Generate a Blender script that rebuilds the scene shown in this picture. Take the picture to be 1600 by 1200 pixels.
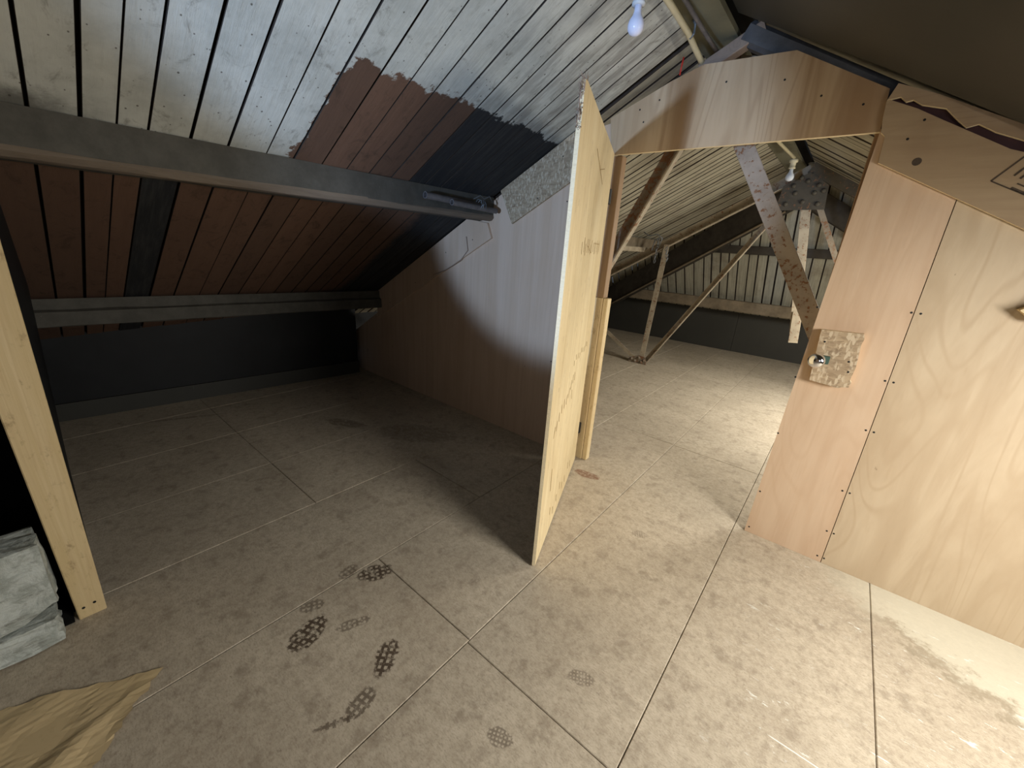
import bpy, bmesh, math, random
from mathutils import Vector, Matrix
random.seed(7)
for o in list(bpy.data.objects): bpy.data.objects.remove(o)
C = bpy.context.scene.collection
S = bpy.context.scene

# ------------------------------------------------------------------ camera
cam_d = bpy.data.cameras.new('camera'); cam = bpy.data.objects.new('camera', cam_d); C.objects.link(cam)
cam_d.sensor_fit = 'HORIZONTAL'; cam_d.sensor_width = 36; cam_d.lens = 36*627.85/1600
cam_d.clip_start = .02
R = [[0.76800, 0.25538, -0.58733], [0.63719, -0.21240, 0.74086], [0.06445, -0.94322, -0.32585]]
cam.matrix_world = Matrix([[R[i][0], -R[i][1], -R[i][2], (0, 0, 1.42)[i]] for i in range(3)] + [[0, 0, 0, 1]])
S.camera = cam
# ------------------------------------------------------------------ world, lamps, exposure
w = bpy.data.worlds.new('world'); S.world = w; w.use_nodes = True
w.node_tree.nodes['Background'].inputs[0].default_value = (.55, .65, .8, 1)
w.node_tree.nodes['Background'].inputs[1].default_value = .3
S.view_settings.view_transform = 'Standard'; S.view_settings.look = 'None'
S.view_settings.gamma = 1; S.view_settings.use_curve_mapping = False
S.view_settings.exposure = 0.0

def aim(o, d): o.rotation_euler = Vector(d).to_track_quat('-Z', 'Y').to_euler()
def area(name, loc, d, sx, sy, power, col):
    l = bpy.data.lights.new(name, 'AREA'); l.shape = 'RECTANGLE'; l.size = sx; l.size_y = sy
    l.energy = power; l.color = col
    o = bpy.data.objects.new(name, l); C.objects.link(o); o.location = loc; aim(o, d); return o
# daylight of the skylight in the right slope of the near room
area('skylight_near', (1.30, 1.22, 1.33), (-.62, 0.0, -.78), .8, .7, 62, (1.0, .965, .89))
# daylight of the skylight in the right slope of the far room
area('skylight_far', (.95, 4.3, 1.50), (-.55, 0, -.83), .9, .9, 95, (1.0, .96, .86))
# blue north light of the small gable window behind the camera
l = bpy.data.lights.new('gable_window_light', 'SPOT'); l.energy = 430; l.color = (.44, .65, 1.0)
l.spot_size = math.radians(31.5); l.spot_blend = .3; l.shadow_soft_size = .10
o = bpy.data.objects.new('gable_window_light', l); C.objects.link(o); o.location = (-.72, -2.0, 1.08)
ya, pi_ = math.radians(-11), math.radians(9.3)
aim(o, (math.sin(ya)*math.cos(pi_), math.cos(ya)*math.cos(pi_), math.sin(pi_)))
# weak fill lamp added behind the camera, with no window of its own
area('behind_camera_fill', (.9, -2.1, 1.25), (-.25, 1, -.1), .9, .7, 5, (.86, .93, 1.0))

# ------------------------------------------------------------------ helpers
def new_obj(name, verts, faces, mats, parent=None, fm=None, smooth=False, origin=None):
    me = bpy.data.meshes.new(name)
    if origin is None and parent is None: origin = None
    off = Vector(origin) if origin is not None else Vector((0, 0, 0))
    me.from_pydata([tuple(Vector(v)-off) for v in verts], [], faces)
    if not isinstance(mats, (list, tuple)): mats = [mats]
    for m in mats: me.materials.append(m)
    if fm: me.polygons.foreach_set('material_index', fm)
    bm = bmesh.new(); bm.from_mesh(me); bmesh.ops.recalc_face_normals(bm, faces=bm.faces); bm.to_mesh(me); bm.free()
    if smooth: me.polygons.foreach_set('use_smooth', [True]*len(me.polygons))
    o = bpy.data.objects.new(name, me); C.objects.link(o)
    o.location = off
    if parent is not None:
        o.parent = parent; o.matrix_parent_inverse = Matrix.Translation(-wloc(parent))
    return o
def wloc(o):
    v = Vector(o.location)
    p = o.parent
    if p is not None: v = v - 0*v + 0*v; v = Vector(o.location)
    return v
def empty(name, loc, label=None, cat=None, group=None, kind=None):
    o = bpy.data.objects.new(name, None); C.objects.link(o); o.location = loc; o.empty_display_size = .1
    tag(o, label, cat, group, kind); return o
def tag(o, label=None, cat=None, group=None, kind=None):
    if label: o['label'] = label
    if cat: o['category'] = cat
    if group: o['group'] = group
    if kind: o['kind'] = kind
    return o
class MB:
    """collects verts / faces of one mesh"""
    def __init__(s): s.v = []; s.f = []; s.m = []
    def add(s, vs, fs, mi=0):
        b = len(s.v); s.v += [Vector(v) for v in vs]; s.f += [tuple(b+i for i in f) for f in fs]; s.m += [mi]*len(fs); return s
    def loft(s, secs, mi=0, caps=True, closed=True, capm=None):
        n = len(secs[0]); b = len(s.v)
        for q in secs: s.v += [Vector(v) for v in q]
        for k in range(len(secs)-1):
            for i in range(n if closed else n-1):
                j = (i+1) % n
                s.f.append((b+k*n+i, b+k*n+j, b+(k+1)*n+j, b+(k+1)*n+i)); s.m.append(mi)
        if caps:
            cm = mi if capm is None else capm
            s.f.append(tuple(b+i for i in range(n))[::-1]); s.m.append(cm)
            e = b+(len(secs)-1)*n; s.f.append(tuple(e+i for i in range(n))); s.m.append(cm)
        return s
    def box(s, lo, hi, mi=0, bev=0):
        x0, y0, z0 = lo; x1, y1, z1 = hi
        if bev:
            c = bev
            def sec(y, k): return [(x0+c+k, y, z0+k), (x1-c-k, y, z0+k), (x1-k, y, z0+c+k), (x1-k, y, z1-c-k), (x1-c-k, y, z1-k), (x0+c+k, y, z1-k), (x0+k, y, z1-c-k), (x0+k, y, z0+c+k)]
            return s.loft([sec(y0, c*.7), sec(y0+c, 0), sec(y1-c, 0), sec(y1, c*.7)], mi)
        return s.loft([[(x0, y0, z0), (x1, y0, z0), (x1, y0, z1), (x0, y0, z1)], [(x0, y1, z0), (x1, y1, z0), (x1, y1, z1), (x0, y1, z1)]], mi)
    def beam(s, p0, p1, wd, ht, up=(0, 0, 1), mi=0, seg=1, jit=0, bev=.006, prof=None):
        p0, p1 = Vector(p0), Vector(p1); d = (p1-p0).normalized(); u = Vector(up); sd = d.cross(u).normalized(); u = sd.cross(d).normalized()
        a, b2 = wd/2, ht/2; c = min(bev, a*.6, b2*.6)
        pr = prof or [(-a+c, -b2), (a-c, -b2), (a, -b2+c), (a, b2-c), (a-c, b2), (-a+c, b2), (-a, b2-c), (-a, -b2+c)]
        secs = []
        for k in range(seg+1):
            q = p0.lerp(p1, k/seg); secs.append([q+sd*(x+random.uniform(-jit, jit))+u*(y+random.uniform(-jit, jit)) for x, y in pr])
        return s.loft(secs, mi)
    def angle(s, p0, p1, wd, ht, t=.008, up=(0, 0, 1), mi=0, flip=1):
        a, b = wd/2*flip, ht/2
        return s.beam(p0, p1, wd, ht, up, mi, prof=[(-a, -b), (a, -b), (a, -b+t), (-a+t*flip, -b+t), (-a+t*flip, b), (-a, b)])
    def tube(s, pts, r, n=10, mi=0, caps=True):
        pts = [Vector(p) for p in pts]; secs = []; ref = Vector((0.13, .31, .94)).normalized()
        for k, p in enumerate(pts):
            d = (pts[min(k+1, len(pts)-1)]-pts[max(k-1, 0)]).normalized(); a = d.cross(ref).normalized(); b = a.cross(d)
            rr = r[k] if isinstance(r, (list, tuple)) else r
            secs.append([p+a*math.cos(2*math.pi*i/n)*rr+b*math.sin(2*math.pi*i/n)*rr for i in range(n)])
        return s.loft(secs, mi, caps)
    def lathe(s, base, axis, prof, n=20, mi=0):
        base = Vector(base); ax = Vector(axis).normalized(); ref = Vector((1, 0, 0)) if abs(ax.x) < .8 else Vector((0, 1, 0)); a = ax.cross(ref).normalized(); b = ax.cross(a)
        return s.loft([[base+ax*h+a*math.cos(2*math.pi*i/n)*r+b*math.sin(2*math.pi*i/n)*r for i in range(n)] for r, h in prof], mi)
    def prism(s, poly, fn0, fn1, mi=0, em=None):
        """poly of 2-D points; fn0 / fn1 place it as front and back"""
        n = len(poly); b = len(s.v)
        s.v += [Vector(fn0(p)) for p in poly]+[Vector(fn1(p)) for p in poly]
        s.f += [tuple(b+i for i in range(n)), tuple(b+n+i for i in range(n))[::-1]]; s.m += [mi, mi]
        for i in range(n):
            j = (i+1) % n; s.f.append((b+i, b+j, b+n+j, b+n+i)); s.m.append(mi if em is None else em)
        return s
    def edges(s, n=6, which=(0, 2, 3, 5), mi=1):
        k = 0
        for i, f in enumerate(s.f):
            if len(f) == 4 and n != 4: s.m[i] = mi if k % n in which else s.m[i]; k += 1
        return s
    def build(s, name, mats, parent=None, smooth=False, origin=None):
        if origin == 'base' :
            xs = [v.x for v in s.v]; ys = [v.y for v in s.v]; zs = [v.z for v in s.v]
            origin = ((min(xs)+max(xs))/2, (min(ys)+max(ys))/2, min(zs))
        return new_obj(name, s.v, s.f, mats, parent, s.m, smooth, origin)

# ------------------------------------------------------------------ node materials
class G:
    def __init__(s, name, rough=.8, spec=.3, metal=0):
        s.m = bpy.data.materials.new(name); s.m.use_nodes = True; s.t = s.m.node_tree; s.n = s.t.nodes
        s.b = s.n['Principled BSDF']; s.b.inputs['Roughness'].default_value = rough
        s.b.inputs['Specular IOR Level'].default_value = spec; s.b.inputs['Metallic'].default_value = metal
        s.tc = s.n.new('ShaderNodeTexCoord'); s._xyz = None
    def L(s, a, i): s.t.links.new(a, i)
    def put(s, sock, v):
        if v is None: return
        if hasattr(v, 'is_output'): s.L(v, sock)
        elif isinstance(v, (tuple, list)) and sock.type == 'RGBA': sock.default_value = tuple(v)+((1,) if len(v) == 3 else ())
        else: sock.default_value = v
    def obj(s): return s.tc.outputs['Object']
    def xyz(s):
        if s._xyz is None:
            q = s.n.new('ShaderNodeSeparateXYZ'); s.L(s.obj(), q.inputs[0]); s._xyz = q.outputs
        return s._xyz
    def rnd(s): return s.n.new('ShaderNodeObjectInfo').outputs['Random']
    def map(s, scale=(1, 1, 1), rot=(0, 0, 0), loc=(0, 0, 0), rnd=False):
        q = s.n.new('ShaderNodeMapping'); s.L(s.obj(), q.inputs[0]); q.inputs['Scale'].default_value = scale; q.inputs['Rotation'].default_value = rot
        q.inputs['Location'].default_value = loc
        if rnd:
            c = s.n.new('ShaderNodeCombineXYZ'); r = s.math('MULTIPLY', s.rnd(), 37.0)
            for i in range(3): s.L(r, c.inputs[i])
            s.L(c.outputs[0], q.inputs['Location'])
        return q.outputs[0]
    def noise(s, vec=None, scale=5, detail=4, rough=.6, dist=0, lac=2):
        q = s.n.new('ShaderNodeTexNoise'); s.L(vec or s.obj(), q.inputs['Vector']); q.inputs['Scale'].default_value = scale
        q.inputs['Detail'].default_value = detail; q.inputs['Roughness'].default_value = rough; q.inputs['Distortion'].default_value = dist
        return q.outputs['Fac']
    def voro(s, vec=None, scale=5, feat='F1', out='Color', rand=1):
        q = s.n.new('ShaderNodeTexVoronoi'); q.feature = feat; s.L(vec or s.obj(), q.inputs['Vector']); q.inputs['Scale'].default_value = scale
        q.inputs['Randomness'].default_value = rand
        return q.outputs[out]
    def wave(s, vec=None, scale=5, dist=2, detail=2, dscale=1, prof='SIN'):
        q = s.n.new('ShaderNodeTexWave'); q.wave_profile = prof; s.L(vec or s.obj(), q.inputs['Vector']); q.inputs['Scale'].default_value = scale
        q.inputs['Distortion'].default_value = dist; q.inputs['Detail'].default_value = detail; q.inputs['Detail Scale'].default_value = dscale
        return q.outputs['Fac']
    def math(s, op, a, b=None, c=None, clamp=False):
        q = s.n.new('ShaderNodeMath'); q.operation = op; q.use_clamp = clamp
        for i, v in enumerate((a, b, c)): 
            if v is not None: s.put(q.inputs[i], v)
        return q.outputs[0]
    def step(s, v, lo, hi, to0=0., to1=1.):
        q = s.n.new('ShaderNodeMapRange'); q.interpolation_type = 'SMOOTHSTEP'; s.put(q.inputs[0], v)
        q.inputs[1].default_value = lo; q.inputs[2].default_value = hi; q.inputs[3].default_value = to0; q.inputs[4].default_value = to1
        return q.outputs[0]
    def mix(s, f, a, b, mode='MIX'):
        q = s.n.new('ShaderNodeMix'); q.data_type = 'RGBA'; q.blend_type = mode
        s.put(q.inputs[0], f); s.put(q.inputs[6], a); s.put(q.inputs[7], b); return q.outputs[2]
    def ramp(s, f, *stops):
        q = s.n.new('ShaderNodeValToRGB'); e = q.color_ramp.elements
        while len(e) < len(stops): e.new(.5)
        for k, (p, c) in enumerate(stops): e[k].position = p; e[k].color = tuple(c)+(1,)
        s.put(q.inputs[0], f); return q.outputs[0]
    def out(s, col=None, rough=None, bump=None, bs=.3, bd=.01):
        if col is not None: s.put(s.b.inputs['Base Color'], col)
        if rough is not None: s.put(s.b.inputs['Roughness'], rough)
        if bump is not None:
            q = s.n.new('ShaderNodeBump'); q.inputs['Strength'].default_value = bs; q.inputs['Distance'].default_value = bd
            s.L(bump, q.inputs['Height']); s.L(q.outputs[0], s.b.inputs['Normal'])
        return s.m
def plain(name, col, rough=.8, metal=0, var=.25, sc=12, bump=.2):
    g = G(name, rough, .3, metal); n = g.noise(scale=sc, detail=5)
    c = g.ramp(n, (.25, tuple(v*(1-var) for v in col)), (.75, tuple(min(1, v*(1+var)) for v in col)))
    return g.out(c, bump=n, bs=bump)

M = {}
def ply(key, a, b, dark, grain=(9, 9, .7), figure=.5, rough=.55, spec=.35, blotch=.3, stripes=0., dirt=0.):
    """rotary-cut plywood: a / b the veneer's two tones, grain along the third axis of the scale"""
    g = G(key, rough, spec)
    v = g.map(grain, rnd=True); lo = tuple(q*.30 for q in grain)
    n1 = g.noise(v, 1.0, 4, .6, 1.0); n2 = g.noise(g.map(tuple(q*6 for q in grain), rnd=True), 1.0, 3, .6)
    big = g.noise(g.map((1.6, 1.6, 1.0), rnd=True), 1.0, 4, .6)
    cat = g.noise(g.map(lo, rnd=True), 1.0, 2, .4, 1.5)
    fig = g.math('ABSOLUTE', g.math('SUBTRACT', g.math('FRACT', g.math('MULTIPLY', cat, 16.0)), .5))
    c = g.mix(g.step(n1, .3, .7), a, b)
    c = g.mix(g.math('MULTIPLY', g.math('MULTIPLY', g.step(fig, .30, .5), g.step(n1, .25, .65)), figure), c, dark)
    c = g.mix(g.math('MULTIPLY', g.step(n2, .5, .8), .18), c, dark)
    c = g.mix(g.math('MULTIPLY', g.step(big, .46, .72), blotch), c, dark)
    if stripes:
        st = g.noise(g.map((4.2, 4.2, .35)), 1.0, 4, .6, 1.0)
        c = g.mix(g.math('MULTIPLY', g.step(st, .40, .64), stripes), c, dark)
    if dirt:
        di = g.noise(g.map((26, 26, 16), rnd=True), 1.0, 6, .7); c = g.mix(g.math('MULTIPLY', g.step(di, .54, .72), dirt), c, (.25, .16, .08))
    fl_ = g.noise(g.map((30, 30, 14), rnd=True), 1.0, 2, .5)
    c = g.mix(g.step(fl_, .76, .80, 0, .6), c, (.14, .085, .05))
    M[key] = g.out(c, bump=n2, bs=.08); return M[key]
ply('ply_pink', (.55, .39, .265), (.62, .465, .33), (.42, .26, .155), figure=.14, blotch=.3)
ply('ply_tan', (.475, .365, .245), (.56, .45, .315), (.38, .265, .16), (7, 7, 1.2), figure=.34, blotch=.35)
ply('ply_partition', (.60, .44, .315), (.67, .51, .385), (.46, .31, .20), (14, 14, .5), figure=.10, rough=.42, spec=.5)
ply('ply_header', (.45, .325, .20), (.54, .41, .27), (.25, .145, .07), (6, 6, .5), figure=.3, blotch=.25, stripes=.7)
ply('ply_strip', (.33, .235, .14), (.41, .305, .19), (.20, .12, .07), (.7, 9, 9), figure=.25, blotch=.6)
ply('ply_leaf', (.66, .53, .31), (.75, .63, .40), (.45, .32, .15), (16, 16, .8), figure=.3, blotch=.45, dirt=.35)
ply('pine', (.60, .46, .245), (.68, .54, .32), (.42, .27, .12), (20, 20, .8), figure=.25, blotch=.35, dirt=.6)
ply('pine_dark', (.27, .17, .09), (.34, .22, .12), (.15, .08, .04), (22, 22, .8), figure=.3, blotch=.4)
ply('ply_edge', (.80, .68, .45), (.86, .74, .52), (.55, .40, .22), (20, 20, 60), figure=.3, blotch=.1)
ply('old_timber', (.30, .22, .17), (.36, .28, .22), (.16, .11, .08), (14, 2, 14), figure=.3, blotch=.5)

M['plank_edge'] = plain('bare_dirty_board_edge', (.035, .026, .02), .9, var=.4, sc=30)
def near_plank():
    g = G('painted_roof_plank', .75, .3); x, y, z = g.xyz()
    e = g.noise(g.map((1, 1, 1)), 9, 5, .7); e2 = g.noise(scale=30, detail=4)
    gr = g.noise(g.map((3.0, 34, 4), rnd=True), 1.0, 6, .75)
    sm = g.noise(g.map((9, 13, 9), rnd=True), 1.0, 6, .75, .8)
    bl = g.noise(scale=3.2, detail=6, rough=.7)
    white = g.mix(g.step(bl, .35, .7), (.60, .61, .56), (.44, .45, .41))
    white = g.mix(g.math('MULTIPLY', g.step(gr, .5, .8), .35), white, (.25, .24, .21))
    white = g.mix(g.math('MULTIPLY', g.step(sm, .54, .70), .6), white, (.21, .195, .165))
    white = g.mix(g.step(sm, .70, .74), white, (.07, .06, .05))
    spots = g.voro(g.map((26, 34, 26), rnd=True), 1, 'F1', 'Distance')
    white = g.mix(g.step(g.math('ADD', spots, g.math('MULTIPLY', e, .25)), .17, .24, .85, 0), white, (.09, .075, .06))
    # more worn, barer boards towards the door wall
    worn = g.math('MULTIPLY', g.step(y, 1.0, 2.0), g.step(g.noise(g.map((1.6, 16, 3)), 1, 5, .75), .42, .6))
    white = g.mix(g.math('MULTIPLY', worn, .6), white, (.19, .175, .155))
    wood = g.mix(gr, (.115, .062, .040), (.185, .105, .068))
    wood = g.mix(g.math('MULTIPLY', g.rnd(), .55), wood, (.085, .052, .036))
    wood = g.mix(g.math('MULTIPLY', g.step(sm, .5, .7), .6), wood, (.05, .032, .022))
    soot = g.mix(g.step(gr, .4, .85), (.020, .021, .023), (.060, .058, .055))
    jit = g.math('MULTIPLY', g.math('SUBTRACT', e, .5), .16); jit2 = g.math('MULTIPLY', g.math('SUBTRACT', e2, .5), .05)
    j = g.math('ADD', jit, jit2)
    yy = g.math('ADD', y, j); xx = g.math('ADD', x, j)
    # bare patch left unpainted: below a ragged brush line, from the second third of the bay to the wall
    pe = g.math('ADD', .955, g.math('MULTIPLY', g.math('ADD', x, 1.6), .05))
    a = g.math('MULTIPLY', g.step(xx, -1.592, -1.578, 1, 0), g.step(g.math('SUBTRACT', yy, pe), -.006, .006))
    below = g.step(x, -2.20, -2.19, 1, 0)
    bare = g.math('MAXIMUM', a, below)
    blk1 = g.math('MULTIPLY', below, g.math('MULTIPLY', g.step(y, .436, .440), g.step(y, .561, .565, 1, 0)))
    blk2 = g.math('MULTIPLY', g.math('SUBTRACT', 1, below), g.step(y, 1.588, 1.593))
    blk3 = g.math('MULTIPLY', below, g.step(yy, 1.83, 1.95))
    wood2 = g.mix(g.math('MAXIMUM', blk1, g.math('MAXIMUM', blk2, blk3)), wood, soot)
    c = g.mix(bare, white, wood2)
    grime = g.math('MULTIPLY', g.math('MULTIPLY', g.step(xx, -2.12, -2.02, 1, 0), g.step(x, -2.2, -2.19)), g.step(y, .12, .42, 1, 0))
    c = g.mix(g.math('MULTIPLY', grime, .8), c, (.07, .065, .055))
    M['near_plank'] = g.out(c, bump=g.math('ADD', gr, g.math('MULTIPLY', bl, .6)), bs=.35, bd=.006)
near_plank()
def far_plank(key, gsc, base, dark):
    g = G(key, .85, .2); gr = g.noise(g.map(gsc, rnd=True), 1, 5, .75); bl = g.noise(scale=2.6, detail=6, rough=.7)
    c = g.mix(g.step(gr, .36, .62), base, tuple(v*.72 for v in base))
    c = g.mix(g.math('MULTIPLY', g.step(bl, .45, .7), .55), c, dark)
    c = g.mix(g.math('MULTIPLY', g.step(gr, .60, .72), .8), c, dark)
    r = g.math('MULTIPLY', g.rnd(), .35); c = g.mix(r, c, tuple(v*.5 for v in base))
    M[key] = g.out(c, bump=gr, bs=.4, bd=.006)
far_plank('far_plank', (1.6, 46, 3), (.47, .44, .34), (.12, .09, .06))
far_plank('hip_plank', (46, 2, 2), (.44, .42, .335), (.14, .11, .08))

def floor_mat():
    g = G('chipboard', .72, .3); x, y, z = g.xyz()
    fl = g.voro(g.map((170, 120, 90), (0, 0, .5)), 1, 'F1', 'Color'); flv = g.n.new('ShaderNodeSeparateColor'); g.L(fl, flv.inputs[0]); flv = flv.outputs[0]
    n1 = g.noise(scale=120, detail=4, rough=.7); n2 = g.noise(scale=2.2, detail=6, rough=.65); n3 = g.noise(scale=11, detail=5, rough=.7)
    n4 = g.noise(g.map((40, 14, 20), (0, 0, .6)), 1, 4, .7)
    n5 = g.noise(g.map((70, 200, 100), (0, 0, .9)), 1, 4, .75); n6 = g.noise(scale=30, detail=6, rough=.8); n7 = g.noise(g.map((22, 55, 20), (0, 0, -.5)), 1, 5, .75)
    c = g.mix(g.step(n2, .3, .7), (.57, .495, .385), (.45, .385, .295))
    c = g.mix(g.math('MULTIPLY', g.step(n6, .40, .62), .50), c, (.30, .24, .17))
    c = g.mix(g.math('MULTIPLY', g.step(n5, .46, .66), .45), c, (.22, .17, .12))
    c = g.mix(g.math('MULTIPLY', g.step(n1, .50, .68), .35), c, (.66, .58, .46))
    c = g.mix(g.math('MULTIPLY', g.step(flv, .6, 1.0), .18), c, (.60, .53, .42))
    c = g.mix(g.math('MULTIPLY', g.step(n3, .50, .68), .42), c, (.20, .155, .11))
    c = g.mix(g.math('MULTIPLY', g.step(n7, .62, .70), .45), c, (.14, .105, .075))
    c = g.mix(g.math('MULTIPLY', g.step(n4, .62, .72), .3), c, (.15, .12, .09))
    # cleaner pale strip along the right-hand panels, tide mark at its edge
    t = g.math('ADD', g.math('SUBTRACT', y, g.math('MULTIPLY', g.math('SUBTRACT', .9, x), .55)), g.math('MULTIPLY', g.math('SUBTRACT', n3, .5), .5))
    pale = g.math('MULTIPLY', g.step(t, 1.74, 1.95), g.step(y, 2.4, 2.5, 1, 0))
    pale = g.math('MULTIPLY', pale, g.step(x, .1, .55))
    c = g.mix(g.math('MULTIPLY', pale, .75), c, (.64, .60, .48))
    tide = g.math('MULTIPLY', g.math('MULTIPLY', g.step(t, 1.77, 1.83), g.step(t, 1.83, 1.91, 1, 0)), g.math('MULTIPLY', g.step(x, .3, .55), g.step(y, 2.3, 2.35, 1, 0)))
    c = g.mix(g.math('MULTIPLY', tide, .5), c, (.20, .15, .09))
    # white plaster flecks on the walked strip
    fk = g.noise(g.map((13, 34, 20), (0, 0, .5)), 1, 5, .7)
    zone = g.math('MULTIPLY', g.step(x, -.15, .2), g.step(n2, .42, .6))
    c = g.mix(g.math('MULTIPLY', zone, g.step(fk, .605, .66)), c, (.72, .72, .66))
    # long scratch
    def line(c, x0, y0, x1, y1, wd, col, amt):
        L = math.hypot(x1-x0, y1-y0); ux, uy = (x1-x0)/L, (y1-y0)/L
        dx = g.math('SUBTRACT', x, x0); dy = g.math('SUBTRACT', y, y0)
        u = g.math('ADD', g.math('MULTIPLY', dx, ux), g.math('MULTIPLY', dy, uy)); v = g.math('ABSOLUTE', g.math('SUBTRACT', g.math('MULTIPLY', dy, ux), g.math('MULTIPLY', dx, uy)))
        mk = g.math('MULTIPLY', g.step(v, wd*.5, wd, 1, 0), g.math('MULTIPLY', g.step(u, 0, .02), g.step(u, L-.02, L, 1, 0)))
        return g.mix(g.math('MULTIPLY', mk, amt), c, col)
    c = line(c, .154, 1.232, .318, 1.234, .0025, (.8, .8, .75), .9)
    c = line(c, .41, 1.40, .47, 1.40, .0025, (.8, .8, .75), .9)
    c = line(c, -1.08, 2.10, -.95, 2.26, .035, (.22, .11, .06), .0)
    # muddy waffle-sole prints
    def prn(c, px, py, ang, rx, ry, cell, amt, grid=True, col=(.085, .06, .04)):
        ca, sa = math.cos(ang), math.sin(ang)
        dx = g.math('SUBTRACT', x, px); dy = g.math('SUBTRACT', y, py)
        u = g.math('ADD', g.math('MULTIPLY', dx, ca), g.math('MULTIPLY', dy, sa)); v = g.math('SUBTRACT', g.math('MULTIPLY', dy, ca), g.math('MULTIPLY', dx, sa))
        e = g.math('ADD', g.math('POWER', g.math('ABSOLUTE', g.math('DIVIDE', u, rx)), 2), g.math('POWER', g.math('ABSOLUTE', g.math('DIVIDE', v, ry)), 2))
        e = g.math('ADD', e, g.math('MULTIPLY', g.math('SUBTRACT', n3, .5), 2.2))
        mk = g.step(e, .55, .95, 1, 0)
        if grid:
            gu = g.math('ABSOLUTE', g.math('SUBTRACT', g.math('FRACT', g.math('DIVIDE', u, cell)), .5)); gv = g.math('ABSOLUTE', g.math('SUBTRACT', g.math('FRACT', g.math('DIVIDE', v, cell)), .5))
            mk = g.math('MULTIPLY', mk, g.step(g.math('MAXIMUM', gu, gv), .20, .30))
        mk = g.math('MULTIPLY', mk, g.math('MULTIPLY', g.step(n6, .34, .5), g.step(n7, .54, .64, 1, .25)))
        return g.mix(g.math('MULTIPLY', mk, amt), c, col)
    for a in ((-1.310, .760, 1.11, .085, .050, .023, 1.), (-1.40, .687, 1.74, .055, .035, .020, .6), (-1.232, .430, 1.96, .088, .055, .022, 1.),
              (-1.34, .494, 1.09, .05, .03, .019, .6), (-1.150, .56, 1.16, .065, .026, .018, .6), (-.940, .568, -.91, .080, .042, .022, 1.),
              (-.872, .434, 1.80, .06, .035, .021, .75), (-.877, .345, 1.09, .07, .014, .02, .75), (-.475, .655, .4, .045, .03, .012, .6),
              (-.375, .985, .5, .05, .03, .012, .5), (-.535, 1.865, .5, .05, .03, .012, .4)): c = prn(c, *a)
    c = prn(c, -2.82, 1.46, .4, .20, .07, .02, .5, False); c = prn(c, -1.05, 2.19, .1, .10, .045, .02, .75, False, (.20, .09, .05))
    c = prn(c, -2.3, 1.75, .6, .35, .16, .02, .3, False)
    c = prn(c, -3.7, .62, 1.2, .3, .02, .02, .4, False)
    M['chipboard'] = g.out(c, bump=g.math('ADD', n1, n3), bs=.15, bd=.004)
floor_mat()
def osb():
    g = G('strand_board', .7, .3)
    v1 = g.map((45, 90, 130), (0, .7, 0)); v2 = g.map((130, 60, 50), (0, -.5, 0))
    a = g.voro(v1, 1, 'F1', 'Color'); b = g.voro(v2, 1, 'F1', 'Color')
    sa = g.n.new('ShaderNodeSeparateColor'); g.L(a, sa.inputs[0]); sb = g.n.new('ShaderNodeSeparateColor'); g.L(b, sb.inputs[0])
    n = g.noise(scale=30, detail=5)
    c = g.mix(sa.outputs[0], (.46, .35, .23), (.30, .22, .14)); c = g.mix(g.step(sb.outputs[1], .55, .9), c, (.56, .46, .33)); c = g.mix(g.math('MULTIPLY', g.step(n, .56, .7), .6), c, (.16, .11, .07))
    M['osb'] = g.out(c, bump=g.math('ADD', sa.outputs[0], n), bs=.4, bd=.004)
osb()
def rust(key, paint, amt):
    g = G(key, .7, .35); n = g.noise(scale=38, detail=6, rough=.7); n2 = g.noise(scale=7, detail=4)
    r = g.mix(n, (.13, .06, .03), (.24, .12, .06))
    c = g.mix(g.step(n2, .35, .65), paint, tuple(v*.75 for v in paint))
    c = g.mix(g.step(g.math('ADD', n, g.math('MULTIPLY', g.math('SUBTRACT', n2, .5), .4)), .64-amt, .70-amt), c, r)
    M[key] = g.out(c, bump=n, bs=.5, bd=.004)
rust('steel_lilac', (.37, .32, .27), .09); rust('steel_cream', (.40, .34, .25), .07); rust('steel_rusty', (.24, .20, .15), .12); rust('steel_dark', (.075, .065, .048), .05)
def plaster():
    g = G('whitewashed_masonry', .9, .2); n = g.noise(scale=16, detail=7, rough=.7, dist=.6); n2 = g.noise(g.map((8, 8, 34)), 1, 5, .7)
    c = g.mix(g.step(n, .4, .62), (.57, .61, .58), (.36, .39, .36)); c = g.mix(g.step(n2, .55, .68), c, (.26, .27, .24)); c = g.mix(g.step(n, .66, .72), c, (.33, .22, .15))
    M['whitewash'] = g.out(c, bump=g.math('ADD', n, n2), bs=.8, bd=.012)
plaster()
def paper():
    g = G('kraft_paper', .6, .35); n = g.noise(scale=60, detail=4); n2 = g.noise(scale=5, detail=4)
    c = g.mix(n2, (.52, .39, .21), (.63, .49, .285)); c = g.mix(g.math('MULTIPLY', g.step(n, .5, .8), .2), c, (.3, .18, .07)); M['paper'] = g.out(c, bump=n2, bs=.15)
paper()
M['black'] = plain('black_painted_board', (.011, .012, .014), .55, var=.35, sc=3)
def blackboard():
    g = G('black_lining_sheet', .5, .4); n = g.noise(scale=2.2, detail=6, rough=.7); sc = g.noise(g.map((3, 22, 3), (0, 0, .5)), 1, 6, .75)
    c = g.mix(n, (.030, .030, .026), (.052, .051, .044)); c = g.mix(g.math('MULTIPLY', g.step(sc, .66, .8), .5), c, (.16, .16, .15)); M['black_sheet'] = g.out(c, bump=n, bs=.1)
blackboard()
M['grey_beam'] = None
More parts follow.
